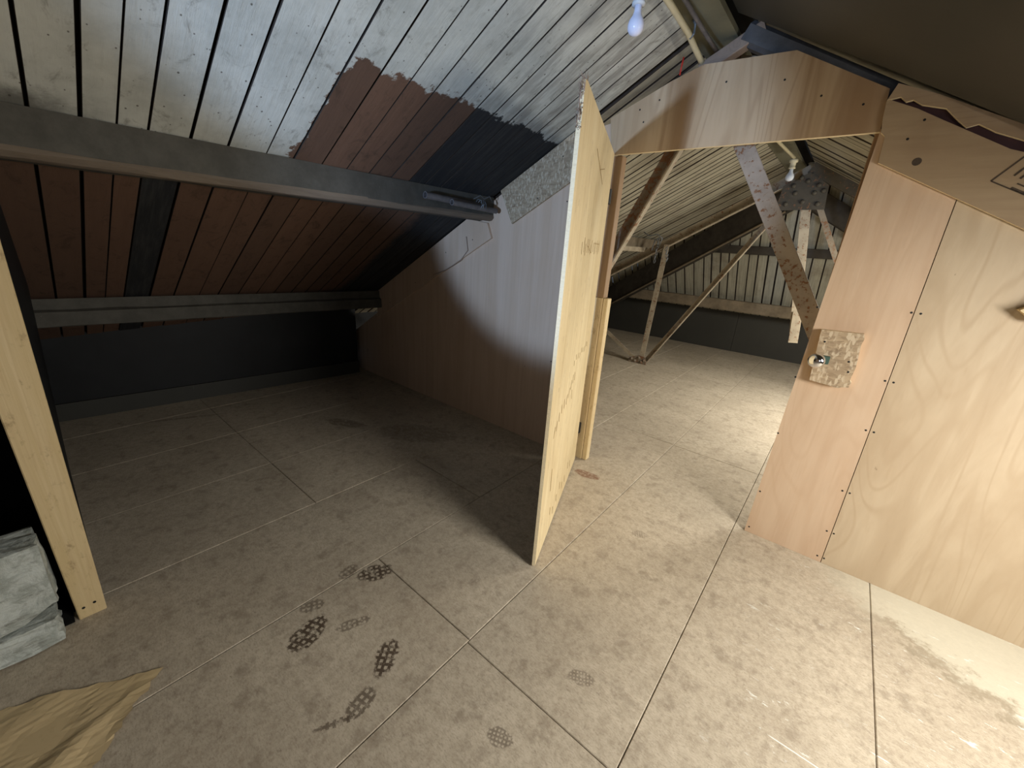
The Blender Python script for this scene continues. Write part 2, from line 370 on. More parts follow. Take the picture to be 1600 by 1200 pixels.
def greybeam():
    g = G('grey_painted_timber', .7, .3); n = g.noise(g.map((9, 1.5, 9)), 1, 6, .7); n2 = g.noise(scale=8, detail=6, rough=.75)
    c = g.mix(g.step(n2, .3, .7), (.066, .062, .052), (.098, .092, .078)); c = g.mix(g.math('MULTIPLY', g.step(n, .55, .75), .5), c, (.07, .06, .05))
    c = g.mix(g.step(g.noise(scale=6, detail=8, rough=.8), .66, .70), c, (.34, .31, .26)); M['grey_beam'] = g.out(c, bump=n2, bs=.35, bd=.006)
    g = G('bare_arris', .8, .3); n = g.noise(g.map((20, 3, 20)), 1, 5, .7)
    c = g.mix(n, (.10, .075, .055), (.26, .21, .16)); M['arris'] = g.out(c, bump=n, bs=.5)
greybeam()
M['olive'] = plain('olive_painted_board', (.17, .165, .115), .75, var=.3, sc=4)
M['void'] = plain('shade_black_lining', (.004, .004, .004), .95, var=.2)  # near-black colour paints in the shade of the unlit space behind the post
M['backing'] = plain('dark_roof_void', (.012, .010, .008), .95, var=.3)
M['cream_plastic'] = plain('cream_plastic', (.62, .56, .38), .45, var=.08)
M['white_plastic'] = plain('white_plastic', (.62, .66, .70), .4, var=.05)
M['bulb'] = plain('frosted_glass', (.72, .76, .95), .18, var=.03, bump=0)
M['chrome'] = plain('chrome', (.85, .86, .9), .08, metal=1, var=.03, bump=0)
M['dark_metal'] = plain('dark_metal', (.03, .03, .03), .5, metal=.6)
M['ink'] = plain('stamp_ink', (.07, .05, .035), .8, var=.3, sc=40)
M['faint_ink'] = plain('faint_stamp_ink', (.34, .22, .09), .8, var=.25, sc=60)
M['burgundy'] = plain('burgundy_painted_timber', (.05, .022, .026), .7)
M['red'] = plain('red_cable', (.45, .03, .02), .5)
M['green_metal'] = plain('green_painted_metal', (.05, .09, .07), .5)
M['wire'] = plain('galvanised_wire', (.16, .17, .18), .5, metal=.4)
M['grey_paint'] = plain('blue_grey_paint', (.10, .10, .105), .6, var=.4, sc=10)
M['grey_pipe'] = plain('grey_steel_pipe', (.13, .12, .12), .5, var=.4, sc=18)
M['rail'] = plain('dusty_brown_timber', (.20, .16, .11), .85, var=.35, sc=9)
M['dark_timber'] = plain('dark_stained_timber', (.045, .038, .03), .8, var=.4, sc=9)

zl = lambda x: 2.894+.55*x          # underside of the left roof slope
zr = lambda x: 2.5-.55*(x+.72)      # underside of the right roof slope
zh = lambda y: .70+1.44*(7.3-y)      # underside of the hip at the far end
hipL = lambda y: -3.99+(7.3-y)*(3.274/1.25)
hipR = lambda y: 2.55-(7.3-y)*(3.266/1.25)
YH = 6.05

# ------------------------------------------------------------------ floor: chipboard loft panels, tongue and groove
fl = MB().box((-4.6, -2.6, -.08), (2.8, 7.6, -.022)).build('floor', M['backing']); tag(fl, kind='structure')
xs = [-4.39, -3.785, -3.18, -2.58, -1.98, -1.374, -.77, -.167, .43, 1.032, 1.635, 2.24, 2.75]
for i in range(len(xs)-1):
    base = .82 if i not in (7, 9, 11) else (.82 if i == 6 else .82)
    if i == 4: base = 1.5
    if i == 6: base = .808
    if i >= 8: base = .55-.4*(i % 2)
    ys = [-2.55]+[base+2.28*k for k in (-1, 0, 1, 2, 3)]+[7.5]
    ys = [v for v in ys if -2.56 < v < 7.51]
    ys = sorted(set(ys))
    for a, b in zip(ys[:-1], ys[1:]):
        if b-a < .05: continue
        e, dz = (.0006 if i < 3 else .0012), random.uniform(-.0012, 0)
        m = MB(); c = .0025; x0, x1, y0, y1 = xs[i]+e, xs[i+1]-e, a+e, b-e
        m.loft([[(x0, y0, -.022), (x1, y0, -.022), (x1, y1, -.022), (x0, y1, -.022)], [(x0, y0, dz-c), (x1, y0, dz-c), (x1, y1, dz-c), (x0, y1, dz-c)], [(x0+c, y0+c, dz), (x1-c, y0+c, dz), (x1-c, y1-c, dz), (x0+c, y1-c, dz)]])
        m.build('floor_panel', M['chipboard'], fl)

# ------------------------------------------------------------------ roof slopes: backing + boards
def plank_sec(p, q, g, zf, at, th=.02, bv=.006):
    """one cross-section of a roof board from p to q across, lying on zf, at the place 'at' along it"""
    return [(at, p+g, zf+bv), (at, p+g+bv, zf), (at, q-g-bv, zf), (at, q-g, zf+bv), (at, q-g, zf+th), (at, p+g, zf+th)]
back = MB().add([(-4.6, -2.6, zl(-4.6)+.03), (-.70, -2.6, zl(-.70)+.03), (-.70, 7.6, zl(-.70)+.03), (-4.6, 7.6, zl(-4.6)+.03)], [(0, 1, 2, 3)])
cl = MB().prism([(-4.6, -2.6), (-.70, -2.6), (-.70, 6.1), (-.9, 6.16), (-4.3, 7.6), (-4.6, 7.6)], lambda p: (p[0], p[1], zl(p[0])+.024), lambda p: (p[0], p[1], zl(p[0])+.06)).build('ceiling', M['backing']); tag(cl, kind='structure')
near_j = [-.1, .02, .148, .264, .353, .438, .563, .690, .834, .949, 1.081, 1.209, 1.336, 1.471, 1.590, 1.705, 1.83, 1.95, 2.07, 2.19, 2.312]
near_j = [-2.5+.12*k for k in range(20)]+near_j
wide = {.148: .006, .264: .009, .353: .0035, .563: .008, .690: .0055, .438: .0045, 1.081: .005, 1.209: .004, 1.59: .006}
for k in range(len(near_j)-1):
    a, b = near_j[k], near_j[k+1]
    ga, gb = wide.get(a, .004)/1.6, wide.get(b, .004)/1.6; dz = random.uniform(0, .006)
    secs = []
    for x in (-4.3, -3.3, -2.2, -1.5, -.872):
        j0, j1 = random.uniform(-.002, .002), random.uniform(-.002, .002)
        g0, g1 = max(.001, ga+j0*.6), max(.001, gb+j1*.6)
        s = plank_sec(a, b, 0, zl(x)+dz, x, bv=.002); s = [(s[0][0], a+g0, s[0][2]), (x, a+g0+.0015, s[1][2]), (x, b-g1-.0015, s[2][2]), (x, b-g1, s[3][2]), (x, b-g1, s[4][2]), (x, a+g0, s[5][2])]
        secs.append(s)
    MB().loft(secs).edges().build('plank', [M['near_plank'], M['plank_edge']], cl)
def slope_planks(y0, y1, step, zf, xa, xb, hip, mat, parent):
    y = y0
    while y < y1:
        b = min(y+step*random.uniform(.8, 1.2), y1); dz = random.uniform(0, .008); g = random.choice((.0012, .002, .003, .006))
        lim = hip((y+b)/2) if (y+b)/2 > YH else None
        e0, e1 = xa, xb
        if lim is not None:
            if xb < 0: e1 = min(e1, lim+.08)
            else: e0 = max(e0, lim-.08)
        if e1-e0 > .15:
            MB().loft([plank_sec(y, b, g+random.uniform(0, .002), zf(x)+dz, x) for x in (e0, e0+(e1-e0)*.5, e1)]).edges().build('plank', [mat, M['plank_edge']], parent)
        y = b
slope_planks(2.345, 7.2, .105, zl, -4.2, -.872, hipL, M['far_plank'], cl)
MB().box((-.885, -2.55, 2.40), (-.70, 6.08, 2.425)).build('ridge_board', M['olive'], cl)
cr = MB().prism([(-.66, 2.24), (2.8, 2.24), (2.8, 7.6), (2.4, 7.6), (-.62, 6.13), (-.66, 6.1)], lambda p: (p[0], p[1], zr(p[0])+.03), lambda p: (p[0], p[1], zr(p[0])+.07)).build('ceiling', M['backing']); tag(cr, kind='structure')
slope_planks(2.345, 7.2, .12, zr, -.64, 2.7, hipR, M['far_plank'], cr)
# black lining sheet of the near right slope, with the hole of the skylight
hole = (.92, 1.72, .84, 1.60)
sh = MB()
e = lambda x: zr(x)-.035
def strip(x0, x1, y0, y1): sh.prism([(x0, y0), (x1, y0), (x1, y1), (x0, y1)], lambda p: (p[0], p[1], e(p[0])), lambda p: (p[0], p[1], e(p[0])+.02))
strip(-.69, hole[0], -2.55, 2.2); strip(hole[0], hole[1], -2.55, hole[2]); strip(hole[0], hole[1], hole[3], 2.2); strip(hole[1], 2.7, -2.55, 2.2)
sh.prism([(-.69, 2.2), (2.7, 2.2), (2.7, 2.235), (-.1, 2.235), (-.69, 2.29)], lambda p: (p[0], p[1], e(p[0])), lambda p: (p[0], p[1], e(p[0])+.02))
cb = sh.build('ceiling', M['black_sheet']); tag(cb, kind='structure')
wn = MB()
for (x0, x1, y0, y1) in ((hole[0], hole[0]+.05, hole[2], hole[3]), (hole[1]-.05, hole[1], hole[2], hole[3]), (hole[0]+.05, hole[1]-.05, hole[2], hole[2]+.05), (hole[0]+.05, hole[1]-.05, hole[3]-.05, hole[3])):
    wn.prism([(x0, y0), (x1, y0), (x1, y1), (x0, y1)], lambda p: (p[0], p[1], e(p[0])+.002), lambda p: (p[0], p[1], e(p[0])+.12))
w1 = wn.build('window_1', M['grey_paint']); tag(w1, kind='structure')
MB().prism([(hole[0], hole[2]), (hole[1], hole[2]), (hole[1], hole[3]), (hole[0], hole[3])], lambda p: (p[0], p[1], e(p[0])+.12), lambda p: (p[0], p[1], e(p[0])+.126)).build('pane', M['white_plastic'], w1)
rf = MB().beam((-.66, 2.40, 2.40), (2.45, 2.40, .69), .09, .09, (0, 0, 1), seg=10, jit=.004, bev=.018).build('trim_1', M['grey_paint']); tag(rf, kind='structure')
# hip slope at the far end
ch = MB().prism([(-4.1, 7.5), (2.7, 7.5), (-.716, YH-.05)], lambda p: (p[0], p[1], zh(p[1])+.026), lambda p: (p[0], p[1], zh(p[1])+.06)).build('ceiling', M['backing']); tag(ch, kind='structure')
x = -3.95
while x < 2.5:
    b = x+.128*random.uniform(.85, 1.15); xc = (x+b)/2
    yt = 7.3-(xc+3.99)*(1.25/3.274) if xc < -.716 else 7.3-(2.55-xc)*(1.25/3.266)
    yt = max(yt-.05, YH)
    if 7.35-yt > .12:
        g = random.choice((.0015, .003, .005)); dz = random.uniform(0, .006)
        MB().loft([[(v[1], y, v[2]) for v in plank_sec(x, b, g, zh(y)+dz, 0)] for y in (7.4, (7.4+yt)/2, yt)]).edges().build('plank', [M['hip_plank'], M['plank_edge']], ch)
    x = b

# ------------------------------------------------------------------ door wall (the plane of the partition, header and right-hand panels)
Y0, TH = 2.32, .018
wf = empty('wall_front', (-.6, Y0, 0), kind='structure')
fr = lambda p: (p[0], Y0, p[1]); bk = lambda p: (p[0], Y0+TH, p[1])
def panel(poly, mat, name='plywood_panel', y=Y0, th=TH, parent=wf, em=None):
    return MB().prism(poly, lambda p: (p[0], y, p[1]), lambda p: (p[0], y+th, p[1]), 0, 1 if em else None).build(name, [mat, em] if em else mat, parent)
zt = lambda x: zl(x)-.012
panel([(-4.16, 0), (-2.781, 0), (-2.781, 1.35), (-3.55, .92), (-3.55, .74), (-4.16, .385)], M['ply_partition'])
panel([(-2.7775, 0), (-1.486, 0), (-1.486, 2.06), (-2.7775, 1.35)], M['ply_partition'])
panel([(-1.4825, 0), (-1.236, 0), (-1.236, 2.10), (-1.4825, 2.06)], M['ply_partition'])
panel([(-1.236, 1.936), (-1.266, 2.12), (-.951, 2.245), (-.807, 2.288), (-.431, 2.272), (-.082, 2.083), (-.07, 1.936)], M['ply_header'], 'header_panel', Y0-.004, TH+.004, em=M['ply_edge'])
panel([(-.114, 0), (.2345, 0), (.2145, 1.95), (-.07, 1.95)], M['ply_pink'])
panel([(.2375, 0), (2.5, 0), (2.5, .72), (.2175, 1.95)], M['ply_tan'])
# studs and plates behind the sheets
for x, z1 in ((-2.78, 1.05), (-1.49, 2.0), (.225, 1.8), (1.3, 1.3)):
    MB().box((x-.03, Y0+TH+.001, 0), (x+.03, Y0+TH+.07, z1), bev=.004).build('stud', M['pine'], wf)
MB().box((-.085, Y0+TH+.001, 0), (-.035, Y0+TH+.07, 2.0), bev=.004).build('stud', M['pine_dark'], wf)
MB().box((-1.21, Y0+TH+.001, 1.95), (-.09, Y0+TH+.07, 1.995), bev=.004).build('stud', M['pine'], wf)
sd = bpy.data.meshes.new('screw'); smb = MB().lathe((0, 0, 0), (0, -1, 0), [(.0045, -.003), (.0045, .0006), (.002, .001)], 8)
sd.from_pydata([tuple(v) for v in smb.v], [], smb.f); sd.materials.append(M['dark_metal'])
def screw(x, z, y=Y0, parent=wf):
    o = bpy.data.objects.new('screw', sd); C.objects.link(o); o.location = (x, y, z); o.parent = parent; o.matrix_parent_inverse = Matrix.Translation(-Vector(parent.location))
for z in (1.265, .97, .734, .415, .182, .03):
    for dx in (-.014, .014): screw(.229+dx, z)
for z in (1.243, .907, .607, .262, .033): screw(-.097, z)
for x, z in ((-1.10, 2.14), (-1.07, 2.08), (-.69, 2.2), (-.45, 2.17), (-.3, 2.09), (-1.0, 2.17), (-.15, 2.04)): screw(x, z, Y0-.004)
for z in (1.55, 1.0, .5, .1): screw(-1.47, z)
for z in (1.70, .66): screw(-1.50, z)
# other walls
def struct(name, lo, hi, mat): return tag(MB().box(lo, hi).build(name, mat), kind='structure')
struct('wall_back', (-4.6, -2.62, 0), (2.8, -2.56, 2.5), M['ply_partition'])
wr = struct('wall_right', (2.5, -2.55, 0), (2.54, 7.5, .74), M['black'])
kw = empty('wall_left', (-4.0, 1.1, 0), kind='structure')
MB().prism([(0, 0), (1, 0), (1, 1), (0, 1)], lambda p: (-4.158+.26*p[0], -.01+2.235*p[0], .13*(p[1] if 1 else 0)*1.0), lambda p: (-4.18+.26*p[0], -.01+2.235*p[0], .13*p[1])).build('skirting_board', M['black_sheet'], kw)
MB().prism([(0, .131), (1, .131), (1, .72), (0, .78)], lambda p: (-4.175+.26*p[0], -.01+2.235*p[0], p[1]), lambda p: (-4.20+.26*p[0], -.01+2.235*p[0], p[1])).build('black_board', M['black'], kw)
MB().box((-4.24, 2.36, 0), (-4.2, 7.4, .62)).build('black_board', M['black'], kw)
we = empty('wall_end', (-.7, 7.35, 0), kind='structure')
for a, b in ((-4.2, -1.276), (-1.272, .55), (.554, 2.5)): MB().box((a, 7.35, 0), (b, 7.37, .72)).build('black_board', M['black_sheet'], we)

struct('wall_leak_blocker', (-4.66, -2.6, 0), (-4.6, 7.6, .6), M['backing'])  # unseen backings added to shut out world light behind the kneewalls
struct('wall_leak_blocker', (-4.6, 7.54, 0), (2.8, 7.6, .8), M['backing'])
# stud wall end at the left of the bay and black sheets standing in for the unlit space behind it
wy = lambda p: (-.034+.024*p[1])+(-.012+.062*p[1]+.034-.024*p[1])*min(1, (-1.937-p[0])/1.4)
wc = MB().loft([[(x, wy((x, 0)), 0), (x, wy((x, zl(x)-.005)), zl(x)-.005), (x, wy((x, zl(x)-.005))-.022, zl(x)-.005), (x, wy((x, 0))-.022, 0)] for x in (-4.25, -3.337, -2.6, -1.937)]).build('wall_side', M['black']); tag(wc, kind='structure')
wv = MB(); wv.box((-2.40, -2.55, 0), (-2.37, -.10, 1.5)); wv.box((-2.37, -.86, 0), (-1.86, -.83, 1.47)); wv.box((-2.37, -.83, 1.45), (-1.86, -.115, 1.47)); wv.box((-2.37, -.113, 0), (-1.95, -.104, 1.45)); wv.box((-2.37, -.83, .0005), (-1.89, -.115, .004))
tag(wv.build('wall_shade_lining', M['void']), kind='structure')

# ------------------------------------------------------------------ roof timbers
p1 = empty('purlin', (-2.2, 0, 1.6), 'thick grey-painted roof beam crossing the dark bay below the whitewashed boards', 'beam')
secs = []
for k in range(25):
    y = -2.5+(2.318+2.5)*k/24; j = lambda a=.004: random.uniform(-a, a); u = .022*max(0, 1-abs(y-.0)/3)
    secs.append([(-2.115+j(), y, zl(-2.115)-.001), (-2.112+j(), y, 1.61+j()), (-2.128+j(), y, 1.592+j()), (-2.255, y, 1.575+j()), (-2.27, y, zl(-2.27)-.001)])
MB().loft(secs).build('beam_body', M['grey_beam'], p1)
secs = []
for k in range(25):
    y = -2.5+(2.316+2.5)*k/24; j = lambda a=.004: random.uniform(-a, a)
    secs.append([(-2.112+j(.002), y, 1.612+j()), (-2.109, y, 1.598+j()), (-2.126+j(), y, 1.578+j(.003)), (-2.15, y, 1.574), (-2.15, y, 1.60)])
MB().loft(secs).build('worn_arris', M['arris'], p1)['label'] = 'bare splintered lower edge'
p2 = empty('purlin', (-3.5, 0, .85), 'lower grey timber wall plate above the black board at the back of the bay', 'beam')
secs = []
for k in range(13):
    t = k/12; y = -.0+2.315*t; x0 = -3.47-.10*t; zt_ = zl(x0-.03); j = lambda a=.004: random.uniform(-a, a); lo = .805-.055*t
    secs.append([(x0+j(), y, zt_-.002), (x0+j(), y, .905-.06*t+j()), (x0+.03+j(), y, .895-.06*t), (x0+.03+j(), y, lo+.008+j()), (x0+.02, y, lo+j()), (x0-.14, y, lo), (x0-.14, y, zl(x0-.14)-.002)])
MB().loft(secs).build('beam_body', M['grey_beam'], p2)
pf = empty('purlin', (-2.34, 4, 1.5), 'pale flaking roof beam meeting the truss in the far room, hung with chain', 'beam')
MB().beam((-2.34, 2.36, 1.53), (-2.30, 6.15, 1.54), .08, .16, seg=8, jit=.003).build('beam_body', M['rail'], pf)
MB().beam((-2.25, 2.36, 1.475), (-2.215, 5.45, 1.475), .07, .06, seg=6, jit=.004).build('lower_flange', M['steel_cream'], pf)
pg = MB().beam((-3.5, 2.36, .86), (-3.5, 6.7, .86), .10, .14, seg=8, jit=.003).build('purlin', M['rail'], origin='base'); tag(pg, 'low dusty wall plate at the left eave of the far room', 'beam')
ph = MB().beam((-1.84, 6.60, 1.565), (.40, 6.60, 1.565), .08, .11, seg=8, jit=.002).build('purlin', M['dark_timber'], origin='base'); tag(ph, 'dark horizontal beam across the boards of the far sloping end', 'beam')
pr = MB().beam((-3.04, 7.04, .76), (1.72, 7.04, .76), .10, .16, seg=12, jit=.003).build('purlin', M['rail'], origin='base'); tag(pr, 'dusty brown rail just above the black boards at the far end', 'beam')
hb = empty('hip_rafter', (-2.2, 6.1, 1.3), 'deep dark sloping rafter with a pale lower edge, left of the far end boards', 'rafter')
MB().beam((-4.08, 7.322, .23), (-.80, 6.06, 2.19), .07, .33, seg=6, jit=.002).build('beam_body', M['dark_timber'], hb)
MB().beam((-3.58, 7.11, .372), (-.82, 6.06, 2.005), .085, .022, seg=6).build('pale_edge', M['rail'], hb)
hr = MB().beam((-.60, 6.08, 2.15), (2.2, 7.12, .52), .07, .22, seg=6, jit=.002).build('hip_rafter', M['dark_timber'], origin='base'); tag(hr, 'dark sloping rafter running down to the right behind the truss head', 'rafter')

# ------------------------------------------------------------------ steel trusses
def bolt(parent, p, r=.016, n=(0, -1, 0), mat='steel_rusty'):
    return MB().lathe(p, n, [(r, 0), (r*.95, r*.35), (r*.6, r*.75), (r*.15, r*.9)], 8).build('bolt', M[mat], parent, True)
T = empty('roof_truss', (-1.2, 5.3, 0), 'rusty cream steel truss standing in the middle of the far room', 'truss')
Y = 5.30
MB().angle((-3.75, Y, .50), (-.60, Y, 2.325), .07, .10, up=(0, 0, 1)).build('top_chord', M['steel_cream'], T)
MB().angle((-.60, Y, 2.335), (2.0, Y, .90), .07, .10, flip=-1).build('top_chord', M['steel_dark'], T)
MB().angle((-1.955, Y-.01, .06), (-1.885, Y-.01, 1.55), .06, .065, up=(1, 0, 0)).build('upright', M['steel_cream'], T)
MB().angle((-1.90, Y-.02, .05), (-.79, Y-.02, 1.95), .05, .062, flip=1).build('diagonal', M['steel_cream'], T)
MB().angle((-2.05, Y-.01, .05), (-2.95, Y-.01, .62), .045, .05).build('diagonal', M['steel_cream'], T)
MB().angle((-.45, Y-.01, 1.98), (.60, Y-.01, .04), .045, .05, flip=-1).build('diagonal', M['steel_rusty'], T)
kp = MB().beam((-.56, Y-.03, 1.99), (-.35, Y-.03, .72), .012, .085, up=(1, 0, 0), bev=.002).build('king_post', M['steel_cream'], T)
MB().beam((-.37, Y-.05, .95), (-.335, Y-.05, .62), .014, .085, up=(1, 0, 0), bev=.002).build('foot_plate', M['steel_cream'], T)
MB().prism([(-.82, 1.94), (-.80, 2.17), (-.60, 2.29), (-.42, 2.17), (-.40, 1.95)], lambda p: (p[0], Y-.045, p[1]), lambda p: (p[0], Y-.033, p[1])).build('gusset_plate', M['steel_dark'], T)
for bx, bz in ((-.74, 2.0), (-.68, 2.1), (-.6, 2.02), (-.52, 2.1), (-.47, 2.0), (-.60, 2.21), (-.71, 2.17), (-.50, 2.17), (-.45, 2.12), (-.66, 2.24)): bolt(T, (bx, Y-.045, bz), .024, mat='steel_dark')
MB().prism([(-2.13, 0.0), (-2.12, .06), (-2.0, .115), (-1.9, .10), (-1.88, 0.0)], lambda p: (p[0], Y-.045, p[1]), lambda p: (p[0], Y-.035, p[1])).build('foot_plate', M['steel_rusty'], T)
for bx, bz in ((-2.09, .05), (-2.04, .03), (-1.985, .08), (-1.95, .03), (-1.915, .055)): bolt(T, (bx, Y-.045, bz), .02)
N = empty('roof_truss', (-.8, 2.6, 0), 'rust-spotted lilac steel truss close behind the plywood header', 'truss')
Y = 2.62
MB().angle((-.86, Y, 2.30), (-2.0, Y, .0), .05, .085, up=(0, 0, 1), flip=-1).build('diagonal', M['steel_rusty'], N)['label'] = 'rusty angle bar crossing the doorway, bright along its lower edge'
MB().beam((-.86+.046, Y-.005, 2.30-.023), (-2.0+.046, Y-.005, .0), .05, .011, up=(.9, 0, -.44), bev=.002).build('flange', M['steel_cream'], N)['label'] = 'cream lower edge of the bar'
MB().beam((-.80, Y-.012, 2.28), (.59, Y-.012, .0), .012, .088, up=(0, 0, 1), bev=.002).build('diagonal', M['steel_lilac'], N)['label'] = 'wide flat bar in flaking lilac paint'
MB().prism([(-1.05, 2.2), (-.9, 2.36), (-.72, 2.40), (-.5, 2.34), (-.35, 2.2)], lambda p: (p[0], Y-.03, p[1]), lambda p: (p[0], Y-.02, p[1])).build('gusset_plate', M['steel_rusty'], N)
for bx, bz in ((-.6, 2.3), (-.52, 2.28), (-.45, 2.24), (-.7, 2.33)): bolt(N, (bx, Y-.03, bz), .016)
MB().angle((-.9, Y+.02, 2.36), (-3.7, Y+.02, .60), .06, .07).build('top_chord', M['steel_cream'], N)
MB().angle((-.54, Y+.02, 2.30), (2.0, Y+.02, .86), .06, .07, flip=-1).build('top_chord', M['steel_cream'], N)

# chain hung at the far purlin
chn = empty('chain', (-1.98, 5.2, 1.45), 'short galvanised chain looped round the purlin end at the far truss', 'chain')
def link(c, d, n, L=.026, r=.0045, wd=.011):
    c, d, n = Vector(c), Vector(d).normalized(), Vector(n); s = d.cross(n).normalized(); pts = []
    for i in range(13):
        a = 2*math.pi*i/12; pts.append(c+s*math.cos(a)*wd+d*math.sin(a)*L)
    MB().tube(pts, r, 6, caps=False).build('link', M['wire'], chn, True)
for k in range(7): link((-1.98+.006*math.sin(k*2), 5.2, 1.60-.042*k), (0, .1, 1), (1, 0, 0) if k % 2 else (0, 1, 0))
for k in range(4): link((-1.86+.01*k, 5.2, 1.50-.042*k), (.3, .1, 1), (1, 0, 0) if k % 2 else (0, 1, 0))
MB().tube([(-2.16, 5.15, 1.68), (-2.10, 5.18, 1.64), (-2.0, 5.2, 1.66), (-1.93, 5.2, 1.62), (-1.96, 5.18, 1.50), (-2.03, 5.17, 1.47), (-2.0, 5.16, 1.60)], .007, 6).build('wire_tie', M['wire'], chn, True)

# ------------------------------------------------------------------ door leaf (open towards the camera)
H, F = Vector((-1.205, 2.30, 0)), Vector((-.806, 1.282, 0)); U = (F-H).normalized(); LN = (F-H).length; NR = Vector((-U.y, U.x, 0))   # NR points to the right-hand, lit side
if NR.x < 0: NR = -NR
dl = empty('door_1', H, kind='structure')
th = .015; ft = lambda p: H+U*p[0]+Vector((0, 0, p[1])); bt = lambda p: H+U*p[0]-NR*th+Vector((0, 0, p[1]))
poly = [(.01, .012), (LN, .008), (LN, 1.80), (LN-.004, 1.84), (LN-.002, 1.88), (LN-.012, 1.93), (LN-.05, 1.936), (.3, 1.937), (.01, 1.935)]
MB().prism(poly, ft, bt, 0, 1).build('door_leaf', [M['ply_leaf'], M['ply_edge']], dl)
# torn, furry top corner of the free edge
fz = MB()
for k in range(70):
    z = random.uniform(1.78, 1.935); a = H+U*(LN-.004)-NR*random.uniform(0, th)+Vector((0, 0, z)); d = U*random.uniform(.004, .016)+NR*random.uniform(-.012, .006)+Vector((0, 0, random.uniform(-.01, .03)))
    s = Vector((0, 0, 1)).cross(d).normalized()*.002
    fz.add([a-s, a+s, a+d+s*.3, a+d-s*.3, a+Vector((0, 0, .004))], [(0, 1, 2, 3), (0, 3, 4), (1, 4, 2)])
for k in range(16):
    a = H+U*(LN-random.uniform(0, .07))-NR*random.uniform(0, th)+Vector((0, 0, 1.932)); d = Vector((random.uniform(-.006, .006), random.uniform(-.006, .006), random.uniform(.012, .03)))
    s = U*.0015
    fz.add([a-s, a+s, a+d+s*.3, a+d-s*.3, a+NR*.003], [(0, 1, 2, 3), (0, 3, 4), (1, 4, 2)])
fo = fz.build('torn_fibres', M['old_timber'], dl); fo['kind'] = 'stuff'
def strokes(parent, name, items, origin, ux, uz, off, mat):
    """flat printed strokes: (u, z, du, dz, width)"""
    m = MB(); origin, ux, uz, off = Vector(origin), Vector(ux), Vector(uz), Vector(off)
    for (u, z, du, dz, wd) in items:
        a = origin+ux*u+uz*z+off; b = a+ux*du+uz*dz; d = (b-a).normalized(); s = d.cross(off.normalized())*wd/2
        m.add([a-s, a+s, b+s, b-s, a-s+off*.5, a+s+off*.5, b+s+off*.5, b-s+off*.5], [(0, 1, 2, 3), (4, 5, 6, 7), (0, 1, 5, 4), (1, 2, 6, 5), (2, 3, 7, 6), (3, 0, 4, 7)])
    return m.build(name, mat, parent)
st = []
for k in range(13): st.append((.18+.05*k+random.uniform(-.006, .006), 1.405+random.uniform(-.01, .01), random.uniform(-.006, .006), random.choice((.05, .06, .045)), .004))
st += [(.2, 1.455, .2, .0, .003), (.5, 1.41, .12, .03, .003)]
for k in range(9): st.append((.16+.055*k, .87+.012*math.sin(k*2.1), .018*math.cos(k*1.7), .03, .005))
for k in range(10): st.append((.52+.05*k, .76-.015*k+.012*math.sin(k*1.3), .02*math.cos(k), .05, .006))
for k in range(8): st.append((.28+.08*k, .10+.03*math.sin(k*1.9), .01, .05, .006))
st += [(.38, 1.73, .3, .09, .004), (.36, 1.80, .16, -.03, .003), (.9, .30, .015, .13, .006), (.55, .66, .02, .06, .005)]
strokes(dl, 'faded_stamp', st, H, U, (0, 0, 1), NR*.0008, M['faint_ink'])
for z in (1.72, .25): MB().box((-1.232, 2.296, z-.04), (-1.20, 2.3185, z+.04), bev=.002).build('hinge', M['dark_metal'], dl)
# jamb behind the leaf: dark upper post on a lighter lower pair
jb = empty('door_post', (-1.18, 2.36, 0), 'door jamb post behind the open plywood leaf, dark above and pale below', 'post')
MB().box((-1.232, 2.345, 1.145), (-1.176, 2.40, 1.935), bev=.003).build('upper_post', M['pine_dark'], jb)['label'] = 'dark brown upper length'
MB().box((-1.232, 2.345, 0), (-1.182, 2.40, 1.143), bev=.003).build('lower_post', M['pine'], jb)['label'] = 'pale yellow lower length'
MB().box((-1.180, 2.352, 0), (-1.146, 2.40, 1.143), bev=.004).build('stop_batten', M['pine'], jb)

# ------------------------------------------------------------------ boards nailed over the wall
fb = empty('fillet_board', (-2.8, 2.3, .7), 'long brown plywood offcut nailed along the sloping top of the dark partition', 'board')
MB().prism([(-3.62, .64), (-2.11, 1.46), (-2.155, 1.56), (-2.36, 1.588), (-3.62, .896)], lambda p: (p[0], 2.300, p[1]), lambda p: (p[0], 2.319, p[1])).build('board', M['ply_partition'], fb)
MB().tube([(-2.75, 2.296, 1.14), (-2.6, 2.294, 1.19), (-2.42, 2.292, 1.28), (-2.34, 2.292, 1.36), (-2.36, 2.292, 1.46)], .003, 5).build('split_edge', M['old_timber'], fb)
for x, z in ((-2.3, 1.44), (-3.0, 1.05), (-3.4, .82), (-2.6, 1.33)): screw(x, z, 2.300, fb)
ob = empty('strand_board', (-1.75, 2.3, 1.56), 'flaky strand board offcut nailed beside the door leaf under the roof', 'board')
MB().prism([(-2.043, 1.772), (-1.925, 1.56), (-1.475, 1.81), (-1.47, 2.083), (-1.72, 1.945)], lambda p: (p[0], 2.303, p[1]), lambda p: (p[0], 2.319, p[1])).build('board', M['osb'], ob)
for x, z in ((-1.72, 1.72), (-1.55, 1.95)): screw(x, z, 2.303, ob)
